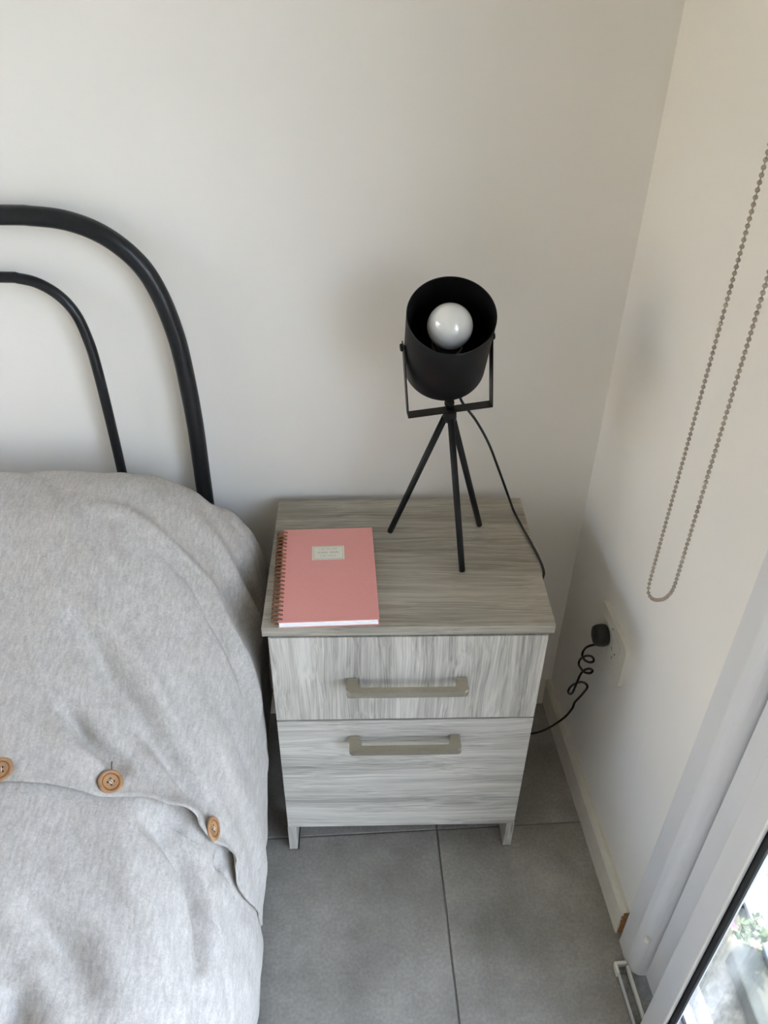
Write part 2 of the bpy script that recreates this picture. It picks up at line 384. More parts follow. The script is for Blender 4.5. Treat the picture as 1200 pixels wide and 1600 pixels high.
# ------------------------------------------------------------------ sliding door
door = structure(empty('door_1', FR(0.62, 0, 0)), 'white aluminium sliding door frame in the side wall')
def fpr(poly, z0, z1, name, m, parent, lab=None):
    o = MB().prism(poly, z0, z1, lambda a, b, h: FR(a, b, h)).build(name, m, parent)
    if lab: tag(o, lab)
    return o
arc = [(0.598 + 0.021 * math.sin(a), 0.008 - 0.021 * math.cos(a)) for a in [math.radians(d) for d in range(0, 91, 10)]]
jp = [(0.5555, 0.0), (0.5555, -0.0105), (0.5575, -0.0118), (0.5762, -0.0118), (0.5768, -0.0126), (0.5945, -0.0126), (0.5950, -0.0142)] + [(0.5965, -0.0140)] + arc[1:] + [(0.619, 0.020), (0.619, 0.10), (0.5985, 0.10), (0.5985, 0.0)]
fpr(jp, 0.0, DTOP + 0.05, 'jamb', M['aluminium'], door)
for nm, poly in (('jamb', [(DOOR1 - 0.02, 0.10), (DOOR1 - 0.02, -0.0135), (DOOR1 + 0.06, -0.0135), (DOOR1 + 0.06, 0.0), (DOOR1, 0.0), (DOOR1, 0.10)]),):
    fpr(poly, 0.0, DTOP + 0.05, nm, M['aluminium'], door)
MB().fbox(FR, 0.5555, DOOR1 + 0.06, -0.0135, -0.0005, DTOP, DTOP + 0.05, 0.002).build('head_frame', M['aluminium'], door)
MB().fbox(FR, 0.622, DOOR1 - 0.02, -0.0005, 0.10, DTOP - 0.03, DTOP, 0.002).build('head_frame', M['aluminium'], door)
# floor track: channel, two upright lips and the running rail
MB().fbox(FR, 0.596, DOOR1, -0.0345, 0.10, -0.03, 0.0030).build('track_channel', M['track'], door)
MB().fbox(FR, 0.612, DOOR1, -0.0345, -0.0325, 0.003, 0.0135, 0.0006).build('track_lip', M['aluminium'], door)
MB().fbox(FR, 0.604, DOOR1, -0.0175, -0.0125, 0.003, 0.0135, 0.0012).build('running_rail', M['white_plastic'], door)
MB().fbox(FR, 0.6195, DOOR1, 0.044, 0.049, 0.003, 0.0135, 0.0012).build('running_rail', M['white_plastic'], door)
cap = MB(); cap.fbox(FR, 0.5965, 0.603, -0.0375, -0.0145, 0.0, 0.017, 0.003); cap.fbox(FR, 0.600, 0.617, -0.0375, -0.0325, 0.0, 0.017, 0.0018)
tag(cap.build('track_end_cap', M['white_plastic'], door), 'white plastic hook at the end of the floor track')
stub = MB(); stub.fbox(FR, 0.605, 0.614, -0.031, -0.0195, 0.003, 0.009, 0.001)
stub.build('track_stop', M['track'], door)
k = FR(0.6135, -0.0062, 0.126); kd = (N1 * -0.75 + E1 * 0.66).normalized()
Mk = Matrix.Translation(k) @ kd.to_track_quat('Z', 'Y').to_matrix().to_4x4()
tag(MB().lathe([(0.0052, -0.003), (0.0052, 0.005), (0.0046, 0.0068), (0.0030, 0.0078), (0.0, 0.008)], Mk, 24).build('door_bumper', M['white_plastic'], door), 'small round white stop on the frame')

def leaf(name, label, u0, u1, n0, n1, stile, step):
    L = structure(empty(name, FR(u0, n0, 0.012)), label)
    z0, z1 = 0.0145, DTOP - 0.032
    d = n1 - n0
    prof = [(u0, n0 + step), (u0 + 0.002, n0), (u0 + stile - 0.0015, n0), (u0 + stile, n0 + 0.0015), (u0 + stile, n0 + 0.006), (u0 + stile - 0.004, n0 + 0.006), (u0 + stile - 0.004, n1), (u0, n1)]
    o = MB().prism(prof, z0, z1, lambda a, b, h: FR(a, b, h)).build('stile', M['aluminium'], L)
    q = [(u0 + u1 - a, b) for a, b in prof]
    MB().prism(q, z0, z1, lambda a, b, h: FR(a, b, h)).build('stile', M['aluminium'], L)
    MB().fbox(FR, u0 + stile, u1 - stile, n0, n1, z0, z0 + 0.07, 0.001).build('bottom_rail', M['aluminium'], L)
    MB().fbox(FR, u0 + stile, u1 - stile, n0, n1, z1 - 0.05, z1, 0.001).build('top_rail', M['aluminium'], L)
    gz0, gz1 = z0 + 0.07, z1 - 0.05; g0, g1 = u0 + stile - 0.0035, u1 - stile + 0.0035
    gk = MB(); gw = 0.0135
    gk.fbox(FR, g0, g0 + gw, n0 + 0.0068, n0 + 0.0105, gz0, gz1); gk.fbox(FR, g1 - gw, g1, n0 + 0.0068, n0 + 0.0105, gz0, gz1)
    gk.fbox(FR, g0 + gw, g1 - gw, n0 + 0.0068, n0 + 0.0105, gz0, gz0 + 0.008); gk.fbox(FR, g0 + gw, g1 - gw, n0 + 0.0068, n0 + 0.0105, gz1 - 0.008, gz1)
    gk.build('gasket', M['gasket'], L)
    MB().fbox(FR, g0 + 0.001, g1 - 0.001, n0 + 0.011, n0 + 0.016, gz0 - 0.004, gz1 + 0.004).build('glass_pane', M['glass'], L)
    MB().fbox(FR, u0 + stile - 0.0016, u0 + stile + 0.0012, n0 - 0.0016, n0 + 0.005, z0 + 0.07, z1 - 0.05, 0.0007).build('glazing_bead', M['white_plastic'], L)  # raised lip; its whiter colour also stands in for a bright glint
    return L
leaf('door_2', 'sliding glass door leaf nearer the room, white aluminium stile with black gasket', 0.700, 1.44, -0.030, -0.002, 0.0425, 0.0012)
lb = leaf('door_3', 'outer sliding glass door leaf closed against the frame', 0.6215, 1.40, 0.0105, 0.040, 0.075, 0.003)
MB().fbox(FR, 0.662, 0.6955, 0.0088, 0.0108, 0.016, DTOP - 0.034, 0.0008).build('stile_fin', M['aluminium'], lb)
leaf('door_4', 'fixed glass door leaf at the far end of the opening', 1.36, DOOR1 - 0.022, 0.052, 0.082, 0.06, 0.002)

# window in the left wall (the second source of daylight)
win = structure(empty('window_1', FL(WU0, 0.06, WZ0)), 'white framed window on the far side of the room')
for a in ((WU0, WU0 + .05, WZ0, WZ1), (WU1 - .05, WU1, WZ0, WZ1), (WU0 + .05, WU1 - .05, WZ0, WZ0 + .05), (WU0 + .05, WU1 - .05, WZ1 - .05, WZ1)):
    MB().fbox(FL, a[0], a[1], 0.05, 0.10, a[2], a[3], 0.003).build('window_frame', M['aluminium'], win)
MB().fbox(FL, WU0 + .045, WU1 - .045, 0.07, 0.075, WZ0 + .045, WZ1 - .045).build('glass_pane', M['glass'], win)

structure(MB().fbox(FL, -1.5, 4.5, TH + 0.001, 0.70, 2.35, 2.45).build('sky_shade_left', M['ceiling']), 'added slab outside the far window, shading it from the sky')  # unseen slab added to keep blue skylight off the left window
structure(MB().fbox(FL, -4.0, 7.0, 3.6, 3.75, -0.31, 3.0).build('warm_bounce_wall', M['render']), 'added cream wall outside the far window, warming its light')  # unseen wall added so the left window gives warmer light

structure(MB().fbox(FR, 0.45, 2.7, TR + 0.001, 0.95, 2.42, 2.50).build('sky_shade_door', M['ceiling']), 'added slab above the sliding door, blocking high skylight')  # unseen slab added to cut steep skylight on duvet and floor

# ------------------------------------------------------------------ outside the door
g = MB(); g.box(-30, 30, -30, 30, -0.40, -0.30); structure(g.build('ground', M['stone']), 'pale ground around the house')
structure(MB().fbox(FR, -0.4, 4.4, TR + 0.0005, 2.4, -0.299, -0.05).build('terrace', M['stone']), 'pale rough stone terrace outside the glass door')

# ------------------------------------------------------------------ nightstand
NW, NDP, NH, NT = 0.45, 0.338, 0.608, 0.0178
ns = tag(empty('nightstand', (NW / 2, NDP / 2, 0)), 'pale grey wood grain nightstand with two drawers and bar handles beside the bed', 'nightstand')
XL, XR = 0.0072, NW - 0.0072
MB().box(0, NW, 0, NDP, NH - NT, NH, 0.0011).build('top', M['oak_top'], ns)
SP = 0.016
for x0, x1 in ((XL, XL + SP), (XR - SP, XR)):
    MB().box(x0, x1, 0.0178, NDP - 0.002, 0.080, NH - NT - 0.0002, 0.0006).build('side_panel', M['oak_y'], ns)
    for y0, y1 in ((0.0015, 0.052), (NDP - 0.052, NDP - 0.002)):
        lg = MB().box(x0, x1, y0, y1, 0.004, 0.0797, 0.0006).build('leg', M['oak_z'], ns)
        MB().box(x0 + 0.0005, x1 + 0.002 if x0 < 0.2 else x1 - 0.0005, y0 + 0.002, y1 - 0.002, 0.0, 0.0042).build('glide', M['black_plastic'], lg)
MB().box(XL + SP, XR - SP, NDP - 0.010, NDP - 0.004, 0.08, NH - NT - 0.0004).build('back_panel', M['oak_x'], ns)
MB().box(XL + SP, XR - SP, 0.0178, NDP - 0.0105, 0.0805, 0.0965).build('bottom_panel', M['oak_x'], ns)
MB().box(XL + SP, XR - SP, 0.0178, 0.06, NH - NT - 0.017, NH - NT - 0.0004).build('front_rail', M['oak_x'], ns)
def handle(xa, xb, zt, name, parent):
    """satin bar pull: two square posts and a rounded bar standing off the front"""
    h = MB(); y0, yb = 0.0008, -0.032; bw = 0.0120; pw = 0.0185; R = 0.007
    zc = zt - 0.011
    # U shaped plan (seen from above) swept over the bar height
    def outline(o):
        x0, x1, yf = xa + o, xb - o, yb + o * 0.85; r = max(R - o * 0.3, 0.002); pts = [(x0, y0)]
        for d in range(0, 91, 15):
            a = math.radians(d); pts.append((x0 + r - r * math.cos(a), yf + r - r * math.sin(a)))
        for d in range(0, 91, 15):
            a = math.radians(90 - d); pts.append((x1 - r + r * math.cos(a), yf + r - r * math.sin(a)))
        pts.append((x1, y0)); return pts
    out = outline(0.0)
    inner = [(xa + pw, y0), (xa + pw, yb + 0.0085), (xb - pw, yb + 0.0085), (xb - pw, y0)]
    poly = out + inner[::-1]
    h.prism(poly, zc - bw / 2, zc + bw / 2, lambda a, b, z: (a, b, z), bevel=0.0030)
    o = h.build(name, M['nickel'], parent)
    return o
ZS = 0.3914
d1 = MB().box(XL + 0.0012, XR - 0.0012, 0.0006, 0.0172, ZS + 0.0018, NH - NT - 0.0045, 0.0009).build('drawer', M['oak_z'], ns)
d2 = MB().box(XL + 0.0012, XR - 0.0012, 0.0006, 0.0172, 0.0805, ZS - 0.0018, 0.0009).build('drawer', M['oak_x'], ns)
tag(d1, 'upper drawer front with upright grain'); tag(d2, 'deep lower drawer front with crosswise grain')
handle(0.1270, 0.3215, 0.5010, 'handle', d1)
handle(0.1295, 0.3195, 0.3560, 'handle', d2)

# ------------------------------------------------------------------ bed: frame, tube headboard, mattress
bed = tag(empty('bed', (-0.85, -0.6, 0)), 'bed with a black tubular metal headboard of two nested arches', 'bed')
HY = 0.316; CXB = -0.84
OUTER = [(-0.130, 0.0), (-0.130, 0.30), (-0.130, 0.639), (-0.129, 0.785), (-0.134, 0.901), (-0.141, 0.957), (-0.153, 1.007), (-0.171, 1.049), (-0.198, 1.081), (-0.232, 1.105), (-0.273, 1.120), (-0.317, 1.1255), (-0.363, 1.127), (-0.60, 1.127)]
INNER = [(-0.270, 0.34), (-0.270, 0.50), (-0.270, 0.688), (-0.271, 0.798), (-0.2735, 0.892), (-0.2775, 0.936), (-0.287, 0.977), (-0.305, 1.006), (-0.332, 1.026), (-0.360, 1.034), (-0.392, 1.036), (-0.60, 1.036)]
def arch(pts, r, name):
    full = [(x, HY, z) for x, z in pts] + [(2 * CXB - x, HY, z) for x, z in pts[::-1]]
    return MB().tube(catmull(full, 6), r, 20).build(name, M['tube'], bed)
tag(arch(OUTER, 0.0142, 'headboard_arch'), 'thick outer tube arch'); tag(arch(INNER, 0.0082, 'headboard_arch'), 'thin inner tube arch')
MB().tube([(-0.13, HY, 0.33), (2 * CXB + 0.13, HY, 0.33)], 0.012, 14).build('headboard_crossbar', M['tube'], bed)
for x in (-0.135, 2 * CXB + 0.135):
    MB().box(x - 0.015, x + 0.015, -1.62, HY, 0.26, 0.30, 0.003).build('side_rail', M['tube'], bed)
    MB().box(x - 0.015, x + 0.015, -1.62, -1.59, 0.0, 0.26, 0.003).build('leg', M['tube'], bed)
MB().box(2 * CXB + 0.12, -0.12, -1.62, -1.59, 0.26, 0.30, 0.003).build('foot_rail', M['tube'], bed)
sl = []
for k in range(9):
    y = -1.5 + k * 0.2
    MB().box(2 * CXB + 0.15, -0.15, y, y + 0.07, 0.282, 0.299, 0.002).build('slat', M['oak_x'], bed)
MB().box(2 * CXB + 0.11, -0.11, -1.58, 0.245, 0.3005, 0.475, 0.04, 4).build('mattress', M['mattress'], bed)

# ------------------------------------------------------------------ duvet
# rows of control points (x,z) from far bed side over the top to the near hem ; y per row
def _cat(P, t):
    # P: (n,...) control points, t in [0,n-1]
    n=len(P); i=np.clip(np.floor(t).astype(int),0,n-2); f=t-i
    f=f.reshape(f.shape+(1,)*(P.ndim-1))
    g=lambda k:P[np.clip(k,0,n-1)]
    p0,p1,p2,p3=g(i-1),g(i),g(i+1),g(i+2)
    return .5*((2*p1)+(-p0+p2)*f+(2*p0-5*p1+4*p2-p3)*f*f+(-p0+3*p1-3*p2+p3)*f**3)
DX=[-1.70,-1.2,-.70,-.45]
def row(y,zl,pts): return [(x,y,zl) for x in DX]+[(a,y,b) for a,b in pts]
ROWS=np.array([
 row(.262,.40,[(-.24,.40),(-.16,.39),(-.11,.36),(-.08,.32),(-.06,.27),(-.055,.2),(-.06,.14),(-.07,.08)]),
 row(.290,.56,[(-.24,.555),(-.16,.545),(-.11,.525),(-.07,.475),(-.042,.40),(-.040,.31),(-.05,.2),(-.06,.09)]),
 row(.272,.70,[(-.24,.69),(-.16,.672),(-.11,.642),(-.062,.612),(-.030,.53),(-.026,.40),(-.04,.23),(-.055,.09)]),
 row(.215,.755,[(-.24,.750),(-.16,.730),(-.10,.69),(-.052,.645),(-.024,.57),(-.024,.44),(-.036,.25),(-.05,.08)]),
 row(.10,.762,[(-.24,.75),(-.16,.715),(-.095,.655),(-.05,.58),(-.026,.48),(-.022,.38),(-.037,.21),(-.05,.06)]),
 row(-.05,.70,[(-.24,.685),(-.16,.65),(-.09,.592),(-.042,.51),(-.019,.41),(-.014,.30),(-.028,.16),(-.042,.05)]),
 row(-.25,.625,[(-.24,.612),(-.16,.582),(-.09,.535),(-.038,.46),(-.011,.36),(-.004,.25),(-.014,.13),(-.026,.04)]),
 row(-.50,.585,[(-.24,.574),(-.16,.55),(-.09,.508),(-.036,.44),(-.006,.35),(.000,.24),(-.006,.12),(-.016,.03)]),
 row(-.95,.575,[(-.24,.565),(-.16,.545),(-.09,.505),(-.034,.435),(-.002,.34),(.006,.23),(-.002,.12),(-.012,.03)]),
 row(-1.60,.57,[(-.24,.56),(-.16,.54),(-.09,.50),(-.034,.43),(-.002,.34),(.006,.23),(-.002,.12),(-.012,.03)]),
])
def surf(a,b):
    """a in rows [0,9], b in columns [0,11] -> points"""
    a=np.asarray(a,float); b=np.asarray(b,float)
    out=np.zeros(a.shape+(3,))
    C=_cat(ROWS,a.ravel())           # (N,12,3)
    n=C.shape[1]; t=b.ravel(); i=np.clip(np.floor(t).astype(int),0,n-2); f=(t-i)[:,None]
    g=lambda k:C[np.arange(len(t)),np.clip(k,0,n-1)]
    p0,p1,p2,p3=g(i-1),g(i),g(i+1),g(i+2)
    q=.5*((2*p1)+(-p0+p2)*f+(2*p0-5*p1+4*p2-p3)*f*f+(-p0+3*p1-3*p2+p3)*f**3)
    return q.reshape(a.shape+(3,))

FOLDS=dict(
 F1=[(-0.251, 0.116, 0.755), (-0.21, 0.116, 0.747), (-0.183, 0.107, 0.733), (-0.149, 0.093, 0.705), (-0.116, 0.08, 0.671), (-0.088, 0.066, 0.634), (-0.068, 0.043, 0.596), (-0.048, 0.021, 0.546), (-0.03, 0.006, 0.482), (-0.02, -0.008, 0.422)],
 F1v=[(-0.142, 0.073, 0.692), (-0.107, 0.061, 0.655), (-0.084, 0.041, 0.619), (-0.066, 0.021, 0.584), (-0.051, -0.002, 0.545), (-0.036, -0.027, 0.498)],
 F2=[(-0.125, 0.162, 0.706), (-0.09, 0.142, 0.664), (-0.062, 0.123, 0.615), (-0.037, 0.118, 0.546), (-0.024, 0.126, 0.479)],
 F2v=[(-0.05, 0.147, 0.6), (-0.033, 0.148, 0.549), (-0.024, 0.151, 0.493)],
 F3v=[(-0.242, -0.061, 0.681), (-0.206, -0.091, 0.66), (-0.182, -0.119, 0.637), (-0.154, -0.141, 0.612), (-0.134, -0.164, 0.591)],
 F3=[(-0.224, -0.043, 0.684), (-0.175, -0.086, 0.646), (-0.141, -0.117, 0.613), (-0.108, -0.151, 0.577)],
 F4v=[(-0.238, -0.172, 0.636), (-0.218, -0.19, 0.626), (-0.198, -0.206, 0.614), (-0.159, -0.225, 0.588)],
 F4r=[(-0.256, -0.18, 0.636), (-0.221, -0.214, 0.618), (-0.187, -0.231, 0.602)],
 F5v=[(-0.139, -0.172, 0.592), (-0.103, -0.193, 0.56), (-0.081, -0.214, 0.533), (-0.062, -0.228, 0.506)],
 F6v=[(-0.116, -0.286, 0.55), (-0.094, -0.296, 0.53), (-0.07, -0.315, 0.502), (-0.055, -0.342, 0.479), (-0.046, -0.377, 0.462), (-0.044, -0.412, 0.457)],
 F7=[(-0.157, -0.291, 0.572), (-0.124, -0.371, 0.542), (-0.094, -0.412, 0.517), (-0.069, -0.467, 0.488)],
 F8=[(-0.041, -0.351, 0.456), (-0.022, -0.393, 0.41), (-0.01, -0.447, 0.37)],
 F9v=[(-0.219, -0.483, 0.572), (-0.185, -0.527, 0.56)],
 F10v=[(-0.213, -0.409, 0.578), (-0.169, -0.44, 0.558), (-0.133, -0.483, 0.538)],
 P1=[(-0.108, -0.267, 0.547), (-0.089, -0.269, 0.531), (-0.073, -0.275, 0.512)],
 P2=[(-0.04, -0.277, 0.461), (-0.032, -0.291, 0.442)],
 B1=[(-0.169, -0.25, 0.587)],
 B2=[(-0.054, -0.258, 0.489)],
 B0=[(-0.297, -0.253, 0.617)],
)
HEM = [(6.1, 3.488), (6.075, 3.7), (6.075, 3.838), (6.075, 4.0), (6.088, 4.262), (6.1, 4.688), (6.075, 5.062), (6.05, 5.338), (6.05, 5.55), (6.062, 5.712), (6.05, 5.95), (6.062, 6.188), (6.088, 6.375), (6.088, 6.588), (6.1, 6.738), (6.075, 7.0), (6.125, 7.113), (6.2, 7.363), (6.212, 7.55), (6.163, 8.05), (6.05, 8.775), (6.012, 9.163)]
FOLD_SET = [('F1', .0120, .012), ('F1v', -.0130, .010), ('F2', .013, .020), ('F2v', -.013, .016), ('F3v', -.028, .022), ('F3', .018, .022),
            ('F4v', -.026, .012), ('F4r', .012, .014), ('F5v', -.028, .017), ('F6v', -.030, .014), ('F7', .014, .024), ('F8', .0065, .006),
            ('F9v', -.034, .024), ('F10v', -.028, .020), ('W1', -.008, .007), ('W2', .007, .007), ('W3', -.007, .006)]
FOLDS.update(W1=[(-.085, .240, .668), (-.060, .232, .632), (-.040, .215, .585)], W2=[(-.075, .228, .665), (-.050, .222, .622), (-.032, .205, .57)], W3=[(-.062, .205, .650), (-.040, .198, .600), (-.028, .185, .55)])
HEMC = np.array(HEM + [(5.90, 9.7), (5.7, 10.4), (5.5, 11.0)])
def hem_row(b):
    """parameter row of the flap's hem at column b"""
    return np.interp(b, HEMC[:, 1], HEMC[:, 0])
def seg_gauss(P, pts, w):
    best = np.full(len(P), 1e9); pts = np.array(pts)
    tt = np.zeros(len(P)); tot = len(pts) - 1
    for i in range(len(pts) - 1):
        a, d = pts[i], pts[i + 1] - pts[i]
        t = np.clip(((P - a) @ d) / (d @ d), 0, 1); q = np.linalg.norm(P - a - t[:, None] * d, axis=1)
        m = q < best; best[m] = q[m]; tt[m] = (i + t[m]) / tot
    fade = np.clip(np.sin(np.pi * (0.08 + 0.84 * tt)), 0, 1) ** 0.6
    return np.exp(-(best / w) ** 2) * fade
def normals(A):
    du = np.gradient(A, axis=1); dv = np.gradient(A, axis=0); n = np.cross(du, dv); n /= np.linalg.norm(n, axis=2, keepdims=True) + 1e-9
    if n[A.shape[0] // 2, 5, 2] < 0: n = -n
    return n
def wave(P, f, amp, seed):
    return np.array([noise.noise(Vector((p[0] * f + seed, p[1] * f * 0.8, p[2] * f))) for p in P]) * amp
def folded(A, extra=None):
    n = normals(A); P = A.reshape(-1, 3); d = np.zeros(len(P))
    near = P[:, 0] > -0.6
    for nm, amp, w in FOLD_SET: d[near] += amp * seg_gauss(P[near], FOLDS[nm], w)
    d += wave(P, 5.0, .009, 0.0) + wave(P, 12.0, .0062, 7.0) + wave(P, 30.0, .0013, 3.0)
    # soft diagonal drag lines running from the middle towards the near edge
    g = P[:, 0] * 0.75 + P[:, 1] * 0.65
    d += np.array([noise.noise(Vector((q * 34.0, (p[0] - p[1]) * 4.0, 2.0))) for q, p in zip(g, P)]) * 0.0050
    # scalloped lower edge
    low = np.clip((0.30 - P[:, 2]) / 0.2, 0, 1) * (P[:, 0] > -0.12)
    d += low * 0.006 * np.sin(P[:, 1] * 41.0 + 1.0 + 2.0 * np.sin(P[:, 1] * 9))
    d = d.reshape(A.shape[:2])
    if extra is not None: d = d + extra
    return A + n * d[..., None], n
bcol = np.concatenate([np.linspace(0, 3, 34)[:-1], np.linspace(3, 11, 200)])
duv = tag(empty('duvet', (-0.85, -0.5, 0.58)), 'crumpled light grey cotton duvet covering the bed, closed by wooden buttons', 'duvet')
def shell(A, name, th):
    """two skins th apart with a turned edge, so the cloth has thickness"""
    n = normals(A); o = MB(); h, w = A.shape[:2]; L = A - n * th
    vs = [o.bm.verts.new(v) for v in A.reshape(-1, 3).tolist()]; vl = [o.bm.verts.new(v) for v in L.reshape(-1, 3).tolist()]
    for i in range(h - 1):
        for j in range(w - 1):
            a, b, c, d = i * w + j, i * w + j + 1, (i + 1) * w + j + 1, (i + 1) * w + j
            o.bm.faces.new((vs[a], vs[b], vs[c], vs[d])).smooth = True; o.bm.faces.new((vl[d], vl[c], vl[b], vl[a])).smooth = True
    ring = [j for j in range(w)] + [i * w + w - 1 for i in range(1, h)] + [(h - 1) * w + j for j in range(w - 2, -1, -1)] + [i * w for i in range(h - 2, 0, -1)]
    for k in range(len(ring)):
        a, b = ring[k], ring[(k + 1) % len(ring)]
        o.bm.faces.new((vs[b], vs[a], vl[a], vl[b]))
    return o.build(name, M['fabric'], duv)
# upper piece: from the head of the bed to the wavy hem of the button flap
kr = np.concatenate([np.linspace(0, .8, 150)[:-1], np.linspace(.8, 1.0, 60)])
hemv = hem_row(bcol)
AA = kr[:, None] * hemv[None, :]; BB = np.repeat(bcol[None, :], len(kr), 0)
A0 = surf(AA, BB)
lift = np.zeros(AA.shape); toEdge = (1 - kr[:, None]) * hemv[None, :]
P0 = A0.reshape(-1, 3)
low_ = np.clip((9.0 - BB) / 1.2, 0, 1)
lift += 0.0032 * np.exp(-(toEdge / 0.35) ** 2) * low_
for nm, a, w in (('P1', .0200, .026), ('P2', .0160, .018)):
    lift += a * seg_gauss(P0, FOLDS[nm], w).reshape(AA.shape) * np.exp(-(toEdge / 0.16) ** 2)
for q in (FOLDS['B0'][0], FOLDS['B1'][0], FOLDS['B2'][0]):
    lift -= 0.004 * np.exp(-(np.linalg.norm(P0 - np.array(q), axis=1) / .017) ** 2).reshape(AA.shape)
lift += 0.0012 * np.exp(-(toEdge / 0.03) ** 2) * low_
A1, NN = folded(A0, lift)
tag(shell(A1, 'button_flap', 0.0022), 'upper duvet piece ending in the buttoned hem')
# lower piece slips under the flap
kl = np.concatenate([np.linspace(0, .06, 24)[:-1], np.linspace(.06, .5, 130)[:-1], np.linspace(.5, 1, 40)])
st = hemv - 0.5
A2 = surf(st[None, :] + kl[:, None] * (9 - st)[None, :], BB[:1].repeat(len(kl), 0))
R2 = (st[None, :] + kl[:, None] * (9 - st)[None, :]) - hemv[None, :]
dip = -0.0030 * np.exp(-(np.clip(R2, None, 0.0) / 0.5) ** 2) * (R2 < 0) - 0.0030 * np.exp(-(R2 / 0.10) ** 2) * (R2 >= 0)
for nm, a, w in (('P1', .017, .020), ('P2', .014, .015)):
    dip -= a * seg_gauss(A2.reshape(-1, 3), FOLDS[nm], w).reshape(R2.shape)
A3, _ = folded(A2, dip)
tag(shell(A3, 'lower_panel', 0.0022), 'lower duvet piece tucked under the flap')
# row of stitches below the hem
stt = MB(); rows = np.argmin(np.abs(R2 - 0.055), axis=0)
for j in range(40, 175):
    if j % 3 == 2: continue
    a = A3[rows[j], j]; b = A3[rows[j], j + 1]
    nn = Vector((0.25, 0, 0.95))
    stt.tube([Vector(a) + nn * .0002, Vector(b) + nn * .0002], 0.00035, 5)
stt.build('stitching', M['fabric'], duv)
def button(q, nrm, lift_, nm_='button'):
    i = np.unravel_index(np.argmin(np.linalg.norm(A1 - np.array(q), axis=2)), A1.shape[:2]); p = Vector(A1[i]); n0 = Vector(NN[i])
    nrm = Vector(nrm).normalized() if nrm else n0
    Mx = Matrix.Translation(p + n0 * lift_) @ nrm.to_track_quat('Z', 'Y').to_matrix().to_4x4()
    R = 0.0160
    b = MB().lathe([(0, 0), (R * .8, 0), (R * .97, .0009), (R, .0022), (R * .95, .0036), (R * .84, .0040), (R * .72, .0036), (R * .66, .0026), (R * .60, .0025), (R * .3, .0024), (0, .0024)], Mx, 40).build('button', M['button'], duv)
    MB().lathe([(R * .74, .0037), (R * .66, .0029), (R * .61, .0028), (R * .61, .0024), (R * .76, .0024)], Mx, 40, closed=True).build('rim_groove', M['button_dark'], b)
    hl = MB(); c = 0.0028
    for sx in (-1, 1):
        for sy in (-1, 1):
            hl.lathe([(0.0013, .0021), (0.0013, .00255), (0, .00255)], Mx @ Matrix.Translation((sx * c, sy * c, 0)), 12)
    hl.build('thread_holes', M['slot'], b)
    tb = MB()
    for sx in (-1, 1): tb.tube([Mx @ Vector((sx * c * .5, -c, .0028)), Mx @ Vector((sx * c * .5, 0, .0034)), Mx @ Vector((sx * c * .5, c, .0028))], 0.0007, 7)
    tb.build('sewing_thread', M['thread'], b)
    return b, p, n0
button(FOLDS['B0'][0], None, .0012)
b1, p1, n1_ = button(FOLDS['B1'][0], None, .0022)
button(FOLDS['B2'][0], (.93, -.05, .36), .0045)
# the slit of the buttonhole above the middle button
i0 = np.argmin(np.abs(bcol - 4.87)); slit = []
for r in np.linspace(5.865, 5.915, 4):
    k = np.argmin(np.abs(AA[:, i0] - r)); slit.append(Vector(A1[k, i0]) + Vector(NN[k, i0]) * 0.0001)
MB().tube(slit, 0.0006, 6).build('buttonhole', M['slot'], duv)

# ------------------------------------------------------------------ notebook on the nightstand
nbk = tag(empty('notebook', (0.10, 0.115, NH)), 'pink spiral bound notebook with a small cream label on the nightstand', 'notebook')
NA = math.radians(2.1); NX = Vector((math.cos(NA), math.sin(NA), 0)); NY = Vector((-math.sin(NA), math.cos(NA), 0)); NO = Vector((0.0262, -0.0008, NH + 0.0004))
NWD, NLN = 0.1535, 0.2300
def FN(a, b, z): return NO + NX * a + NY * b + UP * z
def slab(a0, a1, b0, b1, z0, z1, bev=0.0): return MB().hexa([FN(a0, b0, z0), FN(a1, b0, z0), FN(a1, b1, z0), FN(a0, b1, z0), FN(a0, b0, z1), FN(a1, b0, z1), FN(a1, b1, z1), FN(a0, b1, z1)], bev)
slab(0, NWD, 0, NLN, 0.0, 0.0012, 0.0003).build('back_cover', M['pink'], nbk)
pg = slab(0.0015, NWD - 0.002, 0.0008, NLN - 0.001, 0.0013, 0.0052)
pg.hexa([FN(0.0015, 0.0014, 0.00525), FN(NWD - 0.0025, 0.0020, 0.00525), FN(NWD - 0.0025, NLN - 0.0012, 0.00525), FN(0.0015, NLN - 0.0012, 0.00525), FN(0.0015, 0.0014, 0.0098), FN(NWD - 0.0025, 0.0020, 0.0098), FN(NWD - 0.0025, NLN - 0.0012, 0.0098), FN(0.0015, NLN - 0.0012, 0.0098)])
pg.build('pages', M['page'], nbk)
cv = slab(0, NWD, 0.0005, NLN, 0.0100, 0.0113, 0.0003).build('front_cover', M['pink'], nbk)
la0, la1, lb0, lb1 = 0.0498, 0.1035, 0.1455, 0.1815
lbl = tag(slab(la0, la1, lb0, lb1, 0.01131, 0.01150).build('label_plate', M['plate_label'], nbk), 'cream paper label with faded lettering')
ink = MB()
def bar(x0, x1, y0, y1): ink.hexa([FN(x0, y0, .01149), FN(x1, y0, .01149), FN(x1, y1, .01149), FN(x0, y1, .01149), FN(x0, y0, .01158), FN(x1, y0, .01158), FN(x1, y1, .01158), FN(x0, y1, .01158)])
bo = 0.0022; lw = 0.00055
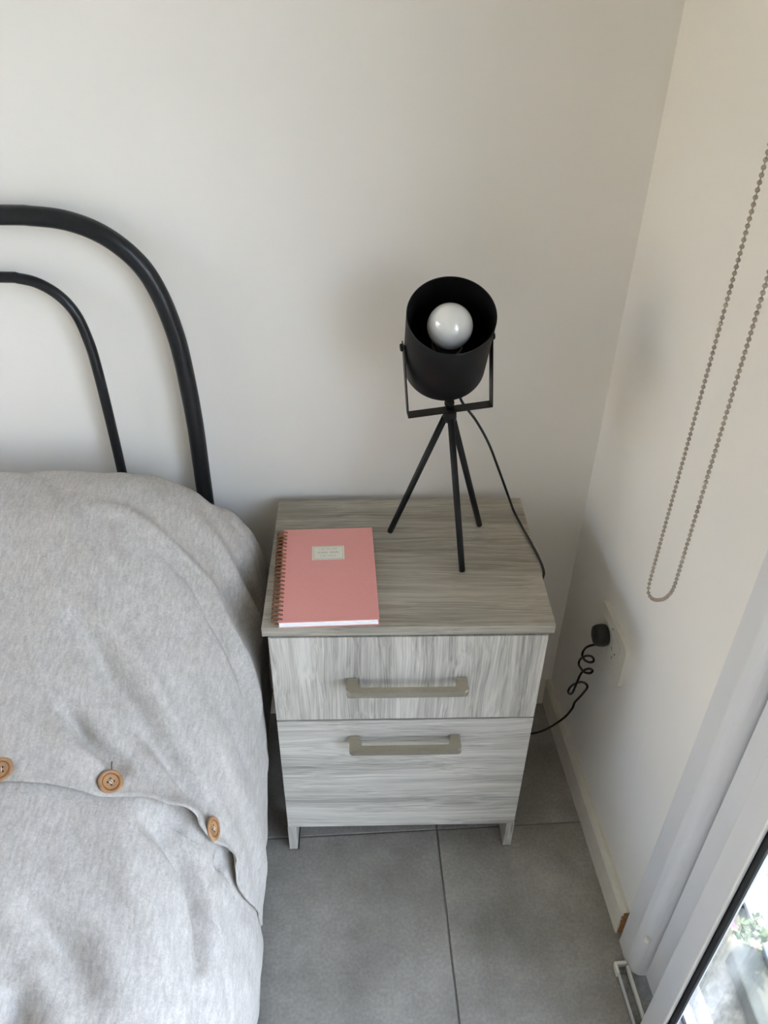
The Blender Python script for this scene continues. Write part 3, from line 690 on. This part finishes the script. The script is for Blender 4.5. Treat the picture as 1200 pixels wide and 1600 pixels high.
for x0, x1, y0, y1 in ((la0 + bo, la1 - bo, lb0 + bo, lb0 + bo + lw), (la0 + bo, la1 - bo, lb1 - bo - lw, lb1 - bo), (la0 + bo, la0 + bo + lw, lb0 + bo, lb1 - bo), (la1 - bo - lw, la1 - bo, lb0 + bo, lb1 - bo)): bar(x0, x1, y0, y1)
# faded lettering too small to read: a title line between two finer lines
def line(y, h, x0, x1, n, gap=()):
    st = (x1 - x0) / n
    for k in range(n):
        if k in gap: continue
        x = x0 + k * st; v = k % 4
        bar(x, x + st * .16, y, y + h)
        if v != 1: bar(x + st * .52, x + st * .66, y, y + h)
        if v in (0, 2): bar(x, x + st * .66, y + h * .82, y + h)
        if v in (1, 3): bar(x, x + st * .66, y, y + h * .18)
        if v == 2: bar(x, x + st * .6, y + h * .42, y + h * .58)
line(0.1625, 0.0042, 0.0590, 0.0950, 12, (6,))
line(0.1725, 0.0022, 0.0610, 0.0925, 14, (5, 9)); line(0.1545, 0.0022, 0.0635, 0.0900, 11, (4,))
ink.build('lettering', M['ink'], lbl)
rings = MB(); holes = MB(); NR = 23
for k in range(NR):
    b = 0.0075 + (NLN - 0.0155) * k / (NR - 1)
    pts = []
    for d in range(-10, 331, 20):
        a = math.radians(d); pts.append(FN(0.0010 - 0.0058 + 0.0068 * math.cos(a) * 1.05, b + 0.0028 * d / 340.0, 0.0062 + 0.0062 * math.sin(a)))
    pts = [FN(0.0052, b, 0.0116)] + [FN(0.0040, b, 0.0122), FN(0.0010, b, 0.0128)] + [FN(-0.0045 + 0.0062 * math.cos(math.radians(d)), b + 0.0022 * (d - 60) / 240.0, 0.0066 + 0.0062 * math.sin(math.radians(d))) for d in range(70, 301, 23)] + [FN(0.0006, b + .0022, 0.0006)]
    for dv in (-.0011, .0011): rings.tube([p + NY * dv for p in pts], 0.00082, 6)
    holes.hexa([FN(0.0040, b - .0014, .0110), FN(0.0068, b - .0014, .0110), FN(0.0068, b + .0014, .0110), FN(0.0040, b + .0014, .0110), FN(0.0040, b - .0014, .01136), FN(0.0068, b - .0014, .01136), FN(0.0068, b + .0014, .01136), FN(0.0040, b + .0014, .01136)])
tag(rings.build('spiral_binding', M['copper'], nbk), 'bronze wire spiral down the left edge'); holes.build('punched_holes', M['hole'], nbk)

# ------------------------------------------------------------------ lamp
lamp = tag(empty('table_lamp', (0.294, 0.20, NH)), 'black metal tripod spotlight lamp with an unlit round bulb on the nightstand', 'lamp')
HUB = Vector((0.2890, 0.2000, 0.8720))
RL = Matrix.Rotation(math.radians(6), 4, 'Z') @ Matrix.Rotation(math.radians(-5), 4, 'Y')
RV = lambda x, y, z: (RL @ Vector((x, y, z)))
for foot, dx in (((0.202, 0.231), (-.006, .001)), ((0.318, 0.123), (.002, -.006)), ((0.362, 0.248), (.005, .004))):
    a = HUB + Vector((dx[0], dx[1], -0.013)); b = Vector((foot[0], foot[1], NH + 0.0042)); d = (b - a).normalized()
    lg = MB().tube([a, b - d * .002, b - d * .0005, b], [0.0052, 0.0052, 0.0046, 0.0036], 16).build('leg', M['black_metal'], lamp)
MB().lathe([(0, -.020), (.0085, -.020), (.0105, -.014), (.0105, -.004), (.0085, -.0022), (0, -.0022)], Matrix.Translation(HUB) @ RL, 28).build('hub', M['black_metal'], lamp)
MB().lathe([(0, .0012), (.0052, .0012), (.0052, .006), (.0068, .0072), (.0079, .011), (.0070, .0155), (.0042, .0185), (0, .0192)], Matrix.Translation(HUB) @ RL, 28).build('ball_knob', M['black_metal'], lamp)
YH, YWD, YT, PIV = 0.0655, 0.0100, 0.0016, 0.112      # half span, half depth, thickness, pivot height of the yoke
yk = MB()
def yb(x0, x1, z0, z1): yk.hexa([HUB + RV(x, y, z) for x, y, z in ((x0, -YWD, z0), (x1, -YWD, z0), (x1, YWD, z0), (x0, YWD, z0), (x0, -YWD, z1), (x1, -YWD, z1), (x1, YWD, z1), (x0, YWD, z1))], 0.0004)
yb(-YH, YH, -YT / 2, YT / 2); yb(-YH, -YH + YT, YT / 2, PIV + .006); yb(YH - YT, YH, YT / 2, PIV + .006)
yk.build('yoke', M['black_metal'], lamp)
AXI = (RL.to_3x3() @ Vector((0, -0.56, 0.829))).normalized(); SC = HUB + RV(0, 0, PIV)
XA = (RL.to_3x3() @ Vector((1, 0, 0))).normalized(); YA = AXI.cross(XA)
MS = Matrix(((XA.x, YA.x, AXI.x, SC.x), (XA.y, YA.y, AXI.y, SC.y), (XA.z, YA.z, AXI.z, SC.z), (0, 0, 0, 1)))
SR, SH = 0.0622, 0.0690
MB().lathe([(0, -SH), (SR - .010, -SH), (SR - .004, -SH + .0008), (SR - .001, -SH + .003), (SR, -SH + .007), (SR, SH - .0004), (SR - .0004, SH), (SR - .0011, SH), (SR - .0014, SH - .0006)], MS, 72, caps=False).build('shade', M['black_metal'], lamp)
MB().lathe([(SR - .0015, SH - .0008), (SR - .0015, -SH + .008), (SR - .012, -SH + .0016), (0, -SH + .0014)], MS, 72, caps=False).build('shade_lining', M['black_inner'], lamp)
for sx in (-1, 1):
    Mp = Matrix.Translation(HUB + RV(sx * (SR + .0002), 0, PIV)) @ RL @ Matrix.Rotation(sx * math.pi / 2, 4, 'Y')
    MB().lathe([(.0030, -.001), (.0030, .0028), (.0058, .0038), (.0058, .0058), (.0046, .0072), (0, .0074)], Mp, 20).build('pivot_screw', M['black_metal'], lamp)
BR = 0.0325; BZ = SH - 0.029
prof = [(0.0, BR)] + [(BR * math.sin(math.radians(d)), BR * math.cos(math.radians(d))) for d in range(6, 151, 6)] + [(0.0150, -.0320), (.0138, -.040), (0, -.040)]
blb = tag(MB().lathe([(r, BZ + h) for r, h in prof], MS, 56).build('bulb', M['opal'], lamp), 'round white opal bulb')
MB().lathe([(0.0, -SH + .0018), (.0215, -SH + .0018), (.0215, BZ - .046), (.0205, BZ - .0415), (.0150, BZ - .0405), (0, BZ - .0405)], MS, 40).build('socket', M['black_plastic'], lamp)
MB().lathe([(.0222, BZ - .050), (.0228, BZ - .049), (.0228, BZ - .043), (.0216, BZ - .042), (.0216, BZ - .050)], MS, 40, closed=True).build('socket_ring', M['nickel'], lamp)
CORD2= [(0.571, 0.1192, 0.4411), (0.5749, 0.1692, 0.3863), (0.5759, 0.1895, 0.3543), (0.5731, 0.184, 0.3453), (0.5688, 0.156, 0.3633), (0.5661, 0.124, 0.3915), (0.5671, 0.1107, 0.4097), (0.5711, 0.1322, 0.3972), (0.575, 0.1658, 0.3644), (0.5758, 0.193, 0.3288), (0.5731, 0.1925, 0.3143), (0.5687, 0.1636, 0.3316), (0.5661, 0.1363, 0.3517), (0.5672, 0.1153, 0.3724), (0.5712, 0.1152, 0.3786), (0.575, 0.1388, 0.3585), (0.5758, 0.1629, 0.3293), (0.573, 0.1714, 0.3069), (0.5686, 0.1674, 0.2931), (0.5661, 0.1673, 0.2748), (0.5672, 0.1761, 0.2499), (0.5713, 0.1975, 0.2204), (0.5751, 0.2204, 0.2009), (0.5758, 0.217, 0.218), (0.5729, 0.1926, 0.2553), (0.5686, 0.1488, 0.3113), (0.5661, 0.117, 0.3409), (0.5673, 0.1122, 0.3364), (0.5713, 0.1382, 0.2873), (0.5751, 0.1735, 0.2228), (0.5743, 0.1776, 0.2), (0.5698, 0.196, 0.15), (0.5532, 0.2196, 0.09), (0.5399, 0.2357, 0.055), (0.5273, 0.2504, 0.03), (0.5119, 0.2649, 0.012)]

CORD1 = [tuple(SC - AXI * (SH - .004) + XA * .018 + YA * -.030), (0.3095, 0.232, 0.872), (0.338, 0.240, 0.829), (0.362, 0.246, 0.785), (0.382, 0.251, 0.737), (0.409, 0.262, 0.668), (0.4265, 0.278, 0.622), (0.437, 0.245, 0.6115), (0.4455, 0.198, 0.6108), (0.4515, 0.163, 0.6096), (0.4565, 0.134, 0.6010), (0.461, 0.150, 0.56), (0.468, 0.190, 0.40), (0.474, 0.240, 0.18), (0.484, 0.262, 0.050), (0.496, 0.272, 0.008)]
path = CORD1 + [(0.512, 0.265, 0.008)] + CORD2[-2::-1]
path[-1] = (0.583, 0.149, 0.4135)
path.append((0.5855, 0.147, 0.4215))
MB().tube(catmull(path, 7), 0.0022, 9).build('power_cord', M['cord'], lamp)
PLC = FR(0.2290, -0.0095, 0.4420)
Mpl = Matrix.Translation(PLC) @ (-N1).to_track_quat('Z', 'Y').to_matrix().to_4x4()
plg = MB().lathe([(0, .0003), (.0185, .0003), (.0198, .002), (.0205, .008), (.0198, .017), (.0175, .0225), (.012, .0245), (0, .0250)], Mpl, 40)
tag(plg.build('plug', M['black_plastic'], lamp), 'round black mains plug pushed into the wall socket')

# ------------------------------------------------------------------ wall socket
so_ = tag(empty('wall_socket', FR(0.2425, 0, 0.435)), 'white double wall socket plate with a black plug in it', 'socket')
def rrect(u0, u1, z0, z1, r, n=7):
    out = []
    for cx, cz, a0 in ((u1 - r, z1 - r, 0), (u0 + r, z1 - r, 90), (u0 + r, z0 + r, 180), (u1 - r, z0 + r, 270)):
        for k in range(n + 1):
            a = math.radians(a0 + 90 * k / n); out.append((cx + r * math.cos(a), cz + r * math.sin(a)))
    return out
MB().prism(rrect(0.174, 0.311, 0.385, 0.485, 0.018), 0.0, 0.0078, lambda a, b, h: FR(a, -h, b), bevel=0.0018).build('cover_plate', M['white_plastic'], so_)
for u0, u1 in ((0.199, 0.2425), (0.2445, 0.288)):
    q = MB().prism(rrect(u0, u1, 0.404, 0.466, 0.003), 0.0078, 0.0090, lambda a, b, h: FR(a, -h, b), bevel=0.0006).build('outlet_module', M['white_plastic'], so_)
    uc = (u0 + u1) / 2; sl_ = MB()
    for du, dz, ang in ((-.0075, .004, 30), (.0075, .004, -30), (0, -.011, 0)):
        a = math.radians(ang); c, s_ = math.cos(a), math.sin(a); P = []
        for h in (0.00895, 0.00912):
            for x, z in ((-.0009, -.0038), (.0009, -.0038), (.0009, .0038), (-.0009, .0038)): P.append(FR(uc + du + x * c - z * s_, -h, 0.434 + dz + x * s_ + z * c))
        sl_.hexa(P)
    sl_.build('pin_slots', M['slot'], q)
dt = MB().lathe([(.0016, 0), (.0016, .0003), (0, .0003)], Matrix.Translation(FR(0.2435, -0.0078, 0.4705)) @ (-N1).to_track_quat('Z', 'Y').to_matrix().to_4x4(), 14)
dt.build('indicator_hole', M['slot'], so_)

# ------------------------------------------------------------------ blind chain
ch = tag(empty('roller_blind', FR(1.7, -0.07, 2.2)), 'roller blind with a steel ball chain loop hanging beside the sliding door', 'blind')
BLZ = 2.02  # cloth out of view, let down partway to hold back high skylight
MB().tube([FR(0.58, -0.075, 2.24), FR(DOOR1 + .03, -0.075, 2.24)], 0.028, 24).build('roller', M['blind'], ch)
MB().fbox(FR, 0.60, DOOR1 + .01, -0.0500, -0.0494, BLZ, 2.235).build('blind_fabric', M['blind'], ch)
MB().fbox(FR, 0.60, DOOR1 + .01, -0.0555, -0.0440, BLZ - .02, BLZ + .002, 0.003).build('bottom_bar', M['aluminium'], ch)
MB().fbox(FR, DOOR1 + .03, DOOR1 + .035, -0.105, 0.0, 2.18, 2.29, 0.001).build('bracket', M['white_plastic'], ch)
CA, CB, CXC = -0.1192, -0.1830, 0.518; ZB = 0.806
dense = [Vector((CXC, CA, 2.10 - 0.002 * k)) for k in range(int((2.10 - ZB) / 0.002) + 1)]
dense = [p for p in dense if p.z > 0.806]
dense += catmull([(CXC, CA, .804), (CXC, -.1204, .7915), (CXC, -.1242, .7855), (CXC, -.1335, .7862), (CXC, -.1445, .7925), (CXC, -.1570, .8035), (CXC, -.1680, .8155), (CXC, -.1762, .8290), (CXC, -.1812, .8420), (CXC, CB, .856)], 12)
dense += [Vector((CXC, CB, 0.858 + 0.002 * k)) for k in range(int((2.10 - 0.858) / 0.002) + 1)]
beads = MB(); PT = 0.00645; acc = 0.0; spots = [dense[0]]
for a, b in zip(dense, dense[1:]):
    L = (b - a).length
    while acc + L >= PT:
        a = a + (b - a) * ((PT - acc) / L); L = (b - a).length; acc = 0.0; spots.append(a)
    acc += L
bp_ = [(0, -.0024), (.0014, -.00195), (.0022, -.0010), (.0024, 0), (.0022, .0010), (.0014, .00195), (0, .0024)]
vv, ff = [], []
for p in spots:
    base = len(vv); n = 9
    for r, h in bp_[1:-1]:
        for k in range(n): vv.append((p.x + r * math.cos(2 * math.pi * k / n), p.y + r * math.sin(2 * math.pi * k / n), p.z + h))
    vv.append((p.x, p.y, p.z - .0024)); vv.append((p.x, p.y, p.z + .0024)); lo, hi = len(vv) - 2, len(vv) - 1
    for i in range(4):
        for k in range(n): ff.append((base + i * n + k, base + i * n + (k + 1) % n, base + (i + 1) * n + (k + 1) % n, base + (i + 1) * n + k))
    for k in range(n): ff.append((lo, base + (k + 1) % n, base + k)); ff.append((hi, base + 4 * n + k, base + 4 * n + (k + 1) % n))
beads._take(vv, ff, True)
tag(beads.build('beads', M['chain'], ch), kind='stuff')
MB().tube(dense[::3], 0.0007, 6).build('link_wire', M['chain'], ch)
cl = MB(); cl.box(CXC - 0.012, CXC + 0.012, CB - 0.03, CA + 0.012, 2.085, 2.28, 0.006)
cl.fbox(FR, 0.47, 0.585, -0.105, 0.0, 2.20, 2.29, 0.002)
cl.build('chain_housing', M['white_plastic'], ch)

# ------------------------------------------------------------------ terrace shapes standing in for reflections in the glass
def oz(x, y, z): return Vector((x, y, z))
pl = tag(empty('reflection_block', (0.93, -0.30, -0.05)), 'low grey block outside the glass door, in place of a reflection', 'reflection_block')  # made-up block where the glass shows a grey reflection
q = [(0.812, -0.200), (0.905, -0.118), (1.30, -0.118), (1.30, -0.75), (0.812, -0.75)]
b = MB().prism(q, -0.05, -0.012, lambda x, y, h: (x, y, h), bevel=0.004); b.build('reflection_block_top', M['kerb'], pl)
pr = tag(empty('reflection_bar', (0.93, -0.13, -0.05)), 'pale blue grey bar outside the glass door, in place of a reflected band', 'reflection_bar')  # made-up bar for the bluish band reflected in the glass
bar_ = MB().box(0.866, 0.898, -0.745, -0.082, -0.0118, 0.0000, 0.002); bar_.build('band_bar', M['band_blue'], pr)
MB().box(0.866, 0.898, -0.0815, -0.066, -0.0118, 0.0000, 0.001).build('band_dark_end', M['black_metal'], pr)
MB().box(0.871, 0.893, -0.105, -0.088, -0.0499, -0.012, 0.001).build('band_foot', M['black_metal'], pr)
def plant(name, label, x, y, z, n, hgt, spread, leaf_len, group, flowers=0):
    root = tag(empty(name, (x, y, z)), label, 'plant', group)
    st = MB(); lf = MB()
    for k in range(n):
        a = random.uniform(0, 2 * math.pi); r = spread * random.uniform(.3, 1); tip = Vector((x + r * math.cos(a), y + r * math.sin(a), z + hgt * random.uniform(.6, 1)))
        b0 = Vector((x, y, z)); mid = b0.lerp(tip, .5) + Vector((0, 0, hgt * .15))
        P = catmull([b0, mid, tip], 4); st.tube(P, 0.0009, 5)
        for p in P[3:]:
            for s in (0, 1):
                d = Vector((random.uniform(-1, 1), random.uniform(-1, 1), random.uniform(-.1, .7))).normalized(); w = d.cross(Vector((0, 0, 1))).normalized() * leaf_len * .28
                up = Vector((0, 0, leaf_len * .12))
                lf._take([p, p + d * leaf_len * .5 + w + up, p + d * leaf_len, p + d * leaf_len * .5 - w + up, p + d * leaf_len * .5], [(0, 1, 4), (1, 2, 4), (2, 3, 4), (3, 0, 4)], True)
        if k < flowers:
            fw = MB()
            for j in range(5):
                c = 2 * math.pi * j / 5; d = Vector((math.cos(c), math.sin(c), .35)) * .009; w = Vector((-math.sin(c), math.cos(c), 0)) * .0035
                q = tip + Vector((0, 0, .004)); fw._take([q, q + d * .6 + w, q + d, q + d * .6 - w], [(0, 1, 2, 3)])
            bmesh.ops.remove_doubles(fw.bm, verts=fw.bm.verts[:], dist=1e-5); fw.build('flower', M['petal'], root, fix=False)
    st.build('stems', M['leaf'], root); tag(lf.build('leaves', M['leaf'], root, fix=False), kind='stuff')
plant('reflection_pink_tuft', 'pink flowered tuft outside the door, in place of a pinkish reflection', 0.843, -0.185, -0.0118, 12, 0.05, 0.035, 0.016, None, 6)  # made-up flowers for pink tones reflected in the glass
plant('reflection_green_tuft', 'green leafy tuft outside the door, in place of a greenish reflection', 0.945, -0.155, -0.0118, 16, 0.07, 0.04, 0.022, None)  # made-up leaves for green tones reflected in the glass
